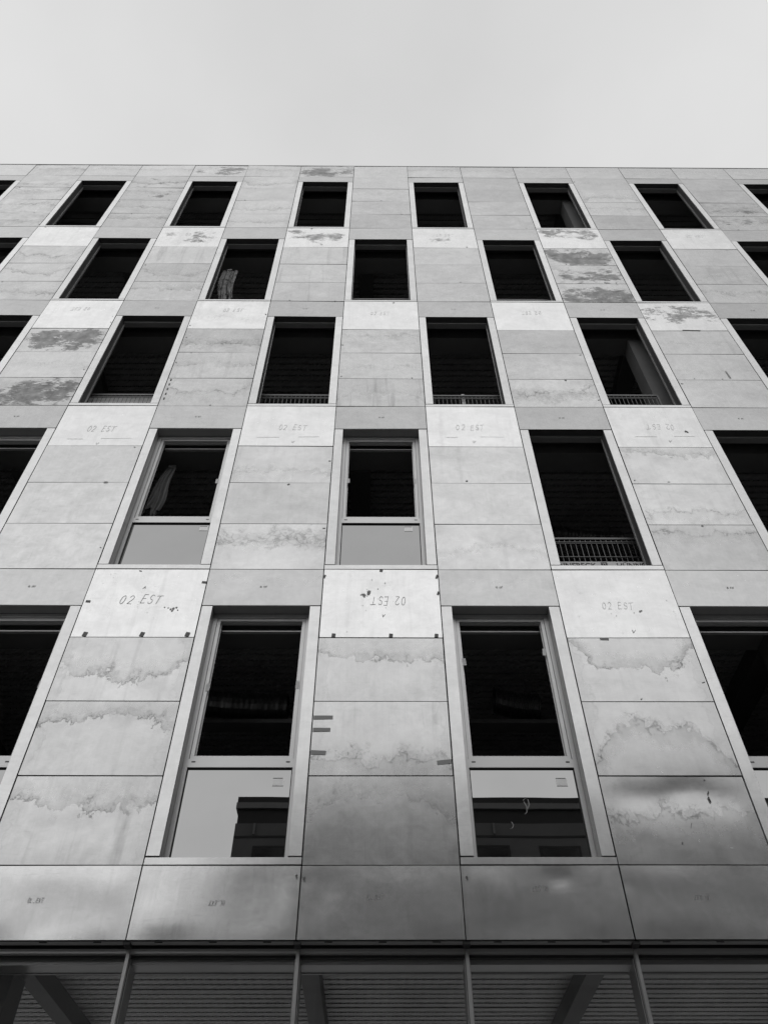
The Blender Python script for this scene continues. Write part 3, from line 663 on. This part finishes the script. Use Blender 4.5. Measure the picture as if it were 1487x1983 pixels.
for c, x, z, u in ((-1, -.597, 10.767, 0), (1, 1.906, 10.782, 0), (-3, -3.277, 10.72, 0), (3, 4.631, 10.811, 1)):
    writing(P_[2, c, 3], '02 EST', x, z, .38, .12, M['ink_mid'], upside=bool(u), pen=.007, seed=20 + c, wob=.05)
    writing(P_[2, c, 3], 'V', x + .03, z - .34, .04, .04, M['ink'], seed=9)
    for k, (a, b) in enumerate(((-.42, .3), (.08, .42))):
        strip(P_[2, c, 3], x + a + b / 2 + rnd(-.05, .05), z - .235 + .01 * k, b * rnd(.5, 1.1), .005, M['ink_mid'], 'scratch', rnd(-.02, .02))
for c, x, z in ((-4, -4.579, 14.319), (-2, -1.929, 14.30), (0, .632, 14.2), (2, 3.287, 14.25)):
    writing(P_[3, c, 3], '02 EST', x, z, .32, .11, M['ink_faint'], upside=(c == -4 or c == 2), pen=.008, seed=30 + c, wob=.08)
for c, x, z in ((-3, -3.2, 17.64), (1, 1.963, 17.652), (3, 4.3, 17.62), (5, 7.15, 17.65)):
    writing(P_[4, c, 3], '02 EST', x, z, .34, .11, M['ink_faint'], pen=.008, seed=40 + c, wob=.1)
for c, x, z, u in ((-2, -2.089, 4.283, 0), (-1, -.648, 4.259, 1), (0, .6, 4.302, 0), (1, 1.935, 4.374, 1), (2, 3.217, 4.297, 1)):
    writing(P_['plinth', c], 'OL_EXT', x, z, .12, .036, M['ink'], upside=bool(u), pen=.003, seed=50 + c, wob=.1)
lint = {(s, round(o.location.x / W - .5)): o for o in bld.children if o.name.startswith('lintel_panel') for s in range(1, 6) if abs((LINT[s - 1] + LV[s - 1][4]) / 2 - o.location.z) < .05}
for (s, c), o in lint.items():
    if s in (1, 2, 3) and -5 < c < 6:
        writing(o, 'OL EXT', o.location.x + rnd(-.03, .03), o.location.z - .0, .075, .022, M['ink'], pen=.004, seed=c + 9)
T = M['tape']
for x, z, w_, a in ((.100, 5.981, .185, .0), (.092, 5.845, .165, .0), (.076, 5.603, .14, .05)): strip(P_[1,0,1], x, z, w_, .042, T, ang=a)
strip(P_[1,0,1], 1.232, 5.506, .135, .042, T, ang=-.12)
for x in (.154, .758, 1.238): strip(P_[1,0,3], x, 6.995, .04, .045, M['tab'], 'film_tab', .1)
for x, z, w_, h_ in ((.014, 7.85, .02, .05), (1.288, 7.854, .025, .06), (1.29, 7.60, .025, .05), (.655, 7.945, .035, .03)): strip(P_[1,0,3], x, z, w_, h_, M['tab'], 'film_tab', .3)
for x in (-2.46, -1.86, -1.384): strip(P_[1,-2,3], x, 7.002, .045, .058, M['tab'], 'film_tab', .2)
for x, z in ((-2.555, 7.466), (-1.335, 7.758)): strip(P_[1,-2,3], x, z, .05, .03, M['tab'], 'film_tab', .1)
def blot(panel, spots, mat, name='residue'):
    px, py, pz = panel.location; mb = MB(); r = random.Random(len(spots) * 7 + int(abs(px) * 10))
    for x, z, rad in spots:
        n = 9; ph = r.uniform(0, 6)
        mb.quad([(x - px + rad * (1 + .3 * math.sin(ph + 2.3 * i)) * math.cos(6.283 * i / n), 0, z - pz + 1.2 * rad * (1 + .3 * math.cos(ph + 3.1 * i)) * math.sin(6.283 * i / n)) for i in range(n)])
    return put(name, mb.mesh(name, [mat]), panel, (0, -.0047, 0))
blot(P_[1,0,3], [(.523, 7.612, .022), (.512, 7.585, .018), (.466, 7.567, .018), (.45, 7.575, .012), (.43, 7.57, .007), (.47, 7.54, .010), (.62, 7.66, .006), (.7, 7.75, .007), (.55, 7.8, .005)], M['tape'])
blot(P_[1,-2,3], [(-1.60, 7.36, .016), (-1.63, 7.35, .012), (-1.57, 7.375, .012), (-1.66, 7.37, .008), (-1.61, 7.33, .012), (-1.70, 7.38, .008), (-1.55, 7.34, .008)], M['tape'])
blot(P_[2,3,3], [(4.95, 10.70, .020), (4.97, 10.68, .014)], M['tab'])
blot(P_[1,2,3], [(3.47, 7.33, .012), (3.49, 7.34, .010), (3.40, 7.31, .006), (3.2, 7.27, .005), (3.15, 7.3, .004)], M['tape'])
strip(P_[1,2,0], 3.557, 5.33, .012, .012, M['black'], 'drill_hole'); strip(P_[1,2,0], 3.553, 5.205, .010, .03, M['black'], 'scratch', .2)
strip(P_[1,2,0], 3.543, 5.14, .013, .055, M['black'], 'scratch', -.1); strip(P_[1,2,0], 3.31, 4.90, .004, .05, M['tab'], 'scratch', .4); strip(P_[1,2,0], 3.19, 4.745, .008, .02, M['tab'], 'scratch', .5)
for k, (a, b) in enumerate(((-.035, 4.474), (.03, 4.453), (1.35, 4.461))):
    blot(P_['plinth', (-1, 0, 1)[k]], [(a, b, .010), (a + .004, b - .018, .006)], M['tab'])
for zz in range(5): strip(P_[3,-2,0], -2.555, 12.02 - zz * .13, .022, .05, M['tab'], 'film_tab')
strip(P_[3,4,3], 5.9, 13.64, .30, .016, M['tab'], 'film_tab', .05)
strip(P_[3,4,1], 6.05, 12.22, .03, .2, M['tape'], 'film_tab', -.05); strip(P_[1,2,2], 3.0, 6.945, .09, .025, M['tape'], 'film_tab', .05)
strip(P_[2,-3,1], -2.9, 10.0 - .47, .05, .03, M['tape'], 'film_tab')

for (x_, z_, w_, a_) in ((-4.75, 11.72, .55, -.42), (-4.55, 11.66, .60, -.36), (-4.9, 11.60, .35, -.5), (-4.35, 11.74, .30, .2), (-4.62, 11.78, .40, -.05), (-4.80, 11.50, .28, -.7)):
    strip(P_[3,-4,0], x_, z_, w_, .006, M['galv'], 'scratch', a_)
RC = random.Random(77)
for (key, pnl) in list(sheets.items()):
    if key[0] in ('parapet', 'plinth') or not (-7 < key[1] < 8): continue
    for _ in range(RC.choice((0, 0, 1, 1, 2))):
        hh = .37 if key[2] < 3 else .47
        if RC.random() < .6: x_, z_ = RC.uniform(-.6, .6), RC.choice((-1, 1)) * (hh - RC.uniform(.0, .02))
        else: x_, z_ = RC.choice((-1, 1)) * RC.uniform(.60, .63), RC.uniform(-hh, hh)
        strip(pnl, pnl.location.x + x_, pnl.location.z + z_, RC.uniform(.008, .035), RC.uniform(.008, .025), M['tab'] if RC.random() < .4 else M['tape'], 'film_scrap', RC.uniform(-.6, .6))

# ------------------------------------------------------------------ guard barriers standing in the unglazed windows
def board_text():
    cu = bpy.data.curves.new('t', 'FONT'); cu.body = 'HÜNNEBECK'; cu.size = .115; cu.space_character = .98; cu.offset = .0015
    o = bpy.data.objects.new('t', cu); COL.objects.link(o); bpy.context.view_layer.update()
    me = bpy.data.meshes.new_from_object(o.evaluated_get(bpy.context.evaluated_depsgraph_get()))
    bpy.data.objects.remove(o); xs = [v.co.x for v in me.vertices]; k = .60 / (max(xs) - min(xs)); x0 = min(xs)
    for v in me.vertices: v.co = Vector(((v.co.x - x0) * k, 0, v.co.y))
    me.materials.clear(); me.materials.append(M['black']); return me
TXT = board_text()
mb = MB()
for k in range(3): mb.quad([(k * .028, 0, 0), (k * .028 + .022, 0, 0), (k * .028 + .022, 0, .075 - .012 * (k == 1)), (k * .028, 0, .075)])
mb.quad([(0, 0, .08), (.078, 0, .08), (.078, 0, .088), (0, 0, .088)])
LOGO = mb.mesh('logo', [M['black']])
def barrier(x0, x1, z, y, label, top=.64, text=False):
    e = empty('guard_barrier', label, 'barrier', ((x0 + x1) / 2, y, z), 'mesh guard barriers in the unglazed windows')
    a, b = -(x1 - x0) / 2, (x1 - x0) / 2
    mb = MB(); mb.box(a, b, -.012, .012, top - .03, top); mb.box(a, a + .025, -.012, .012, 0, top - .03); mb.box(b - .025, b, -.012, .012, 0, top - .03)
    put('rail', mb.mesh('rail', [M['wire']]), e)
    mb = MB(); n = int((b - a) / .065)
    for k in range(1, n): mb.box(a + k * .065 - .0035, a + k * .065 + .0035, -.0035, .0035, .16, top - .03)
    for zz in (.175, .30, top - .10, top - .075): mb.box(a + .026, b - .026, -.0105, -.0036, zz - .004, zz + .004)
    put('mesh_wires', mb.mesh('wires', [M['wire']]), e, kind='stuff')
    bd = put('toe_board', MB().box(a, b, -.02, -.012, -.06, .205).mesh('board', [M['paper'] if text else M['concrete_dark']]), e)
    if text:
        for xx in (2.655, 3.50, 4.3): put('lettering', TXT, bd, (xx - (x0 + x1) / 2, -.0215, .1))
        put('emblem', LOGO, bd, (3.31 - (x0 + x1) / 2, -.0215, .105)); put('emblem', LOGO, bd, (4.14 - (x0 + x1) / 2, -.0215, .105))
    return e
barrier(2.62, 3.90, 8.18, D + .3, 'wire mesh guard barrier with a printed toe board, in the second storey window', text=True)
barrier(-1.32, .01, 11.43, D + .3, 'wire mesh guard barrier in the third storey window left of the middle of the facade')
barrier(1.29, 2.62, 11.43, D + .3, 'wire mesh guard barrier with an upright post, in a third storey window')
barrier(3.89, 4.98, 11.43, D + .28, 'wire mesh guard barrier beside the concrete column in the third storey window')
barrier(-3.92, -2.62, 11.43, D + .3, 'guard barrier with a pale board behind it, in the left third storey window')
barrier(-.02, 1.32, 14.72, D + .3, 'guard barrier barely showing above the sill of the middle fourth storey window')
barrier(2.6, 3.92, 14.72, D + .3, 'guard barrier barely showing above the sill, fourth storey, right of middle')
boardt = put('scaffold_board', MB().box(-.62, .62, -.02, .02, 0, .22).mesh('scaffold_board', [M['board']]), None, (-3.3, D + .36, 11.86))
boardt['label'] = 'pale timber board lying behind the guard barrier in the left third storey window'; boardt['category'] = 'board'
boardt.location.z = 11.85
pst = put('safety_post', MB().box(-.025, .025, -.02, .02, 0, .78).mesh('safety_post', [M['board']]), None, (1.94, D + .345, 11.369))
pst['label'] = 'short pale steel post standing behind the guard barrier right of the facade middle'; pst['category'] = 'post'

# ------------------------------------------------------------------ sheets of cloth and film, ducts, trays
def drape(name, label, cat, loc, w_, h_, mat, seed, taper=.5, folds=5, depth=.10, lean=0.0):
    r = random.Random(seed); mb = MB(); nx, nz = 48, 36; P = []
    am = [(r.uniform(.4, 1), r.uniform(2, 9) * folds / 4, r.uniform(0, 6.28), r.uniform(-2, 2)) for _ in range(6)]
    for j in range(nz + 1):
        v = j / nz; row = []
        for i in range(nx + 1):
            u = i / nx
            ww = w_ * (1 - taper * v)
            x = (u - .5) * ww + lean * v + .02 * math.sin(v * 6 + seed)
            y = sum(a * (abs(math.sin(f * u * 1.6 + p + t * v)) - .5) for a, f, p, t in am) * depth * .5 * (.4 + .6 * v)
            hem = .16 * abs(math.sin(u * 4.3 + seed)) + .10 * abs(math.sin(u * 11 + seed)) + .03 * math.sin(u * 31)
            row.append((x, y, -v * h_ * (1 - hem)))
        P.append(row)
    mb.grid(P); o = put(name, mb.mesh(name, [mat]), None, loc, label=label, category=cat)
    tie = MB().box(-.05, .05, -.008, .008, -.015, .03).mesh('clamp', [M['galv']])
    put('clamp', tie, o, (0, 0, 0))
    return o
drape('dust_sheet', 'pale creased dust sheet hanging inside the left framed second storey window', 'cloth', (-2.33, D + .52, 10.52), .12, 1.15, M['cloth'], 3, -1.3, 5, .10, -.13)
drape('plastic_film', 'crumpled translucent film bunched at the left side of the fourth storey window', 'plastic sheet', (-2.42, D + .45, 16.92), .30, 1.5, M['filmm'], 8, -.1, 5, .10, .07)
def duct(label, x0, x1, y, z, rad, seed):
    r = random.Random(seed); mb = MB(); n, k = 40, 16; P = []
    for j in range(n + 1):
        t = j / n; x = x0 + (x1 - x0) * t; zz = z - .03 * math.sin(t * 3.14) - .10 * t ; rr = rad * (1 + .07 * (j % 2) + r.uniform(-.03, .03))
        P.append([(x + .004 * math.sin(a * 5), y + rr * math.cos(6.283 * a / k), zz + rr * math.sin(6.283 * a / k)) for a in range(k + 1)])
    mb.grid(P, smooth=False)
    e = put('flexible_duct', mb.mesh('duct', [M['foil']]), None, (0, 0, 0), label=label, category='duct')
    cx = (x0 + x1) / 2
    for v in e.data.vertices: v.co.x -= cx; v.co.y -= y; v.co.z -= z
    e.location = (cx, y, z)
    g = MB()
    for xx in (x0 + .15, x1 - .15): g.box(xx - cx - .01, xx - cx + .01, -.002, .002, rad * .8, 7.55 - z if z < 8 else 10.9 - z)
    put('hanger', g.mesh('hanger', [M['galv']]), e)
    return e
duct('crumpled foil duct hanging behind the right framed first storey window', 2.02, 2.55, D + 1.5, 7.24, .15, 2)
duct('long foil duct in the dark behind the left framed first storey window', -1.75, -.45, D + 1.5, 7.24, .15, 3)
duct('foil duct behind the large unglazed second storey window', 3.35, 4.4, D + 1.9, 10.62, .11, 4)
for lab, xa_, xb_, zz in (('pale cable tray running behind the left framed first storey window', -1.9, 0.0, 6.86), ('pale cable tray running behind the right framed first storey window', 1.4, 3.4, 6.86)):
    mb = MB(); L = (xb_ - xa_) / 2; mb.box(-L, L, -.1, .1, 0, .006); mb.box(-L, L, -.1, -.094, .006, .05); mb.box(-L, L, .094, .1, .006, .05)
    t = put('cable_tray', mb.mesh('tray', [M['tray']]), None, ((xa_ + xb_) / 2, D + 1.5, zz), label=lab, category='cable tray')
    g = MB()
    for xx in (-L * .7, L * .7): g.box(xx - .006, xx + .006, -.098, -.092, .05, 7.56 - zz)
    put('hanger', g.mesh('hanger', [M['galv']]), t)

# ------------------------------------------------------------------ the buildings across the street (seen only as reflections)
def block(name, label, x0, x1, yf, depth, top, wx, ww, bands, rows, pipes=()):
    e = empty(name, label, 'building', ((x0 + x1) / 2, yf, 0)); cx = (x0 + x1) / 2
    def part(nm, mat, a, b, y0, y1, z0, z1, **k):
        o = boxpart(nm, mat, e, a - cx, b - cx, y0, y1, z0, z1, **k); return o
    zw = bands[-1][0]
    part('wall', M['plaster'], x0, x1, -depth, 0, 0, zw)
    for z0, z1, mat, off in bands: part('fascia' if off > 0 else 'recessed_band', mat, x0 - off, x1 + off, -depth, off, z0, z1)
    for zb in rows:
        k = 0; x = wx
        while x + ww < x1 - .3:
            if x > x0 + .3:
                o = boxpart('window', M['darkf'], e, x - cx, x + ww - cx, .001, .02, zb, zb + 1.5)
                put('pane', MB().box(-ww / 2 + .06, ww / 2 - .06, .0, .006, -.69, .69).mesh('pane', [M['winglass']]), o, (0, .0105, 0))
            x += 1.88
    for z in rows[:]: part('joint', M['darkf'], x0, x1, .001, .012, z + 1.72, z + 1.78)
    if pipes:
        for xp in pipes: part('downpipe', M['fascia'], xp, xp + .14, .021, .14, .3, bands[-1][0])
        for k in range(int((x1 - x0) / 3.2)): part('pilaster', M['fascia'], x0 + .5 + k * 3.2, x0 + .56 + k * 3.2, .0125, .05, bands[-1][0] - .32, bands[-1][0] - .02)
    return e
ytop = 12.77
block('opposite_building', 'plain dark rendered building across the street, seen mirrored in the lower panes', -3.2, 40, 2 * 0 - 7.05, 12, ytop, -2.65, 1.10,
      [(12.46 + .14, ytop, M['darkf'], .02), (12.44, 12.60, M['fascia'], .04), (12.03, 12.44, M['darkf'], -.03)], [9.90, 6.6, 3.5, .6], (2.55, 11.9))
block('low_house', 'low rendered house set back at the left across the street', -34, 1, -17, 10, 12.7, -32.5, 1.2,
      [(12.4, 12.7, M['fascia'], .10)], [8.4, 5.5, 2.6])
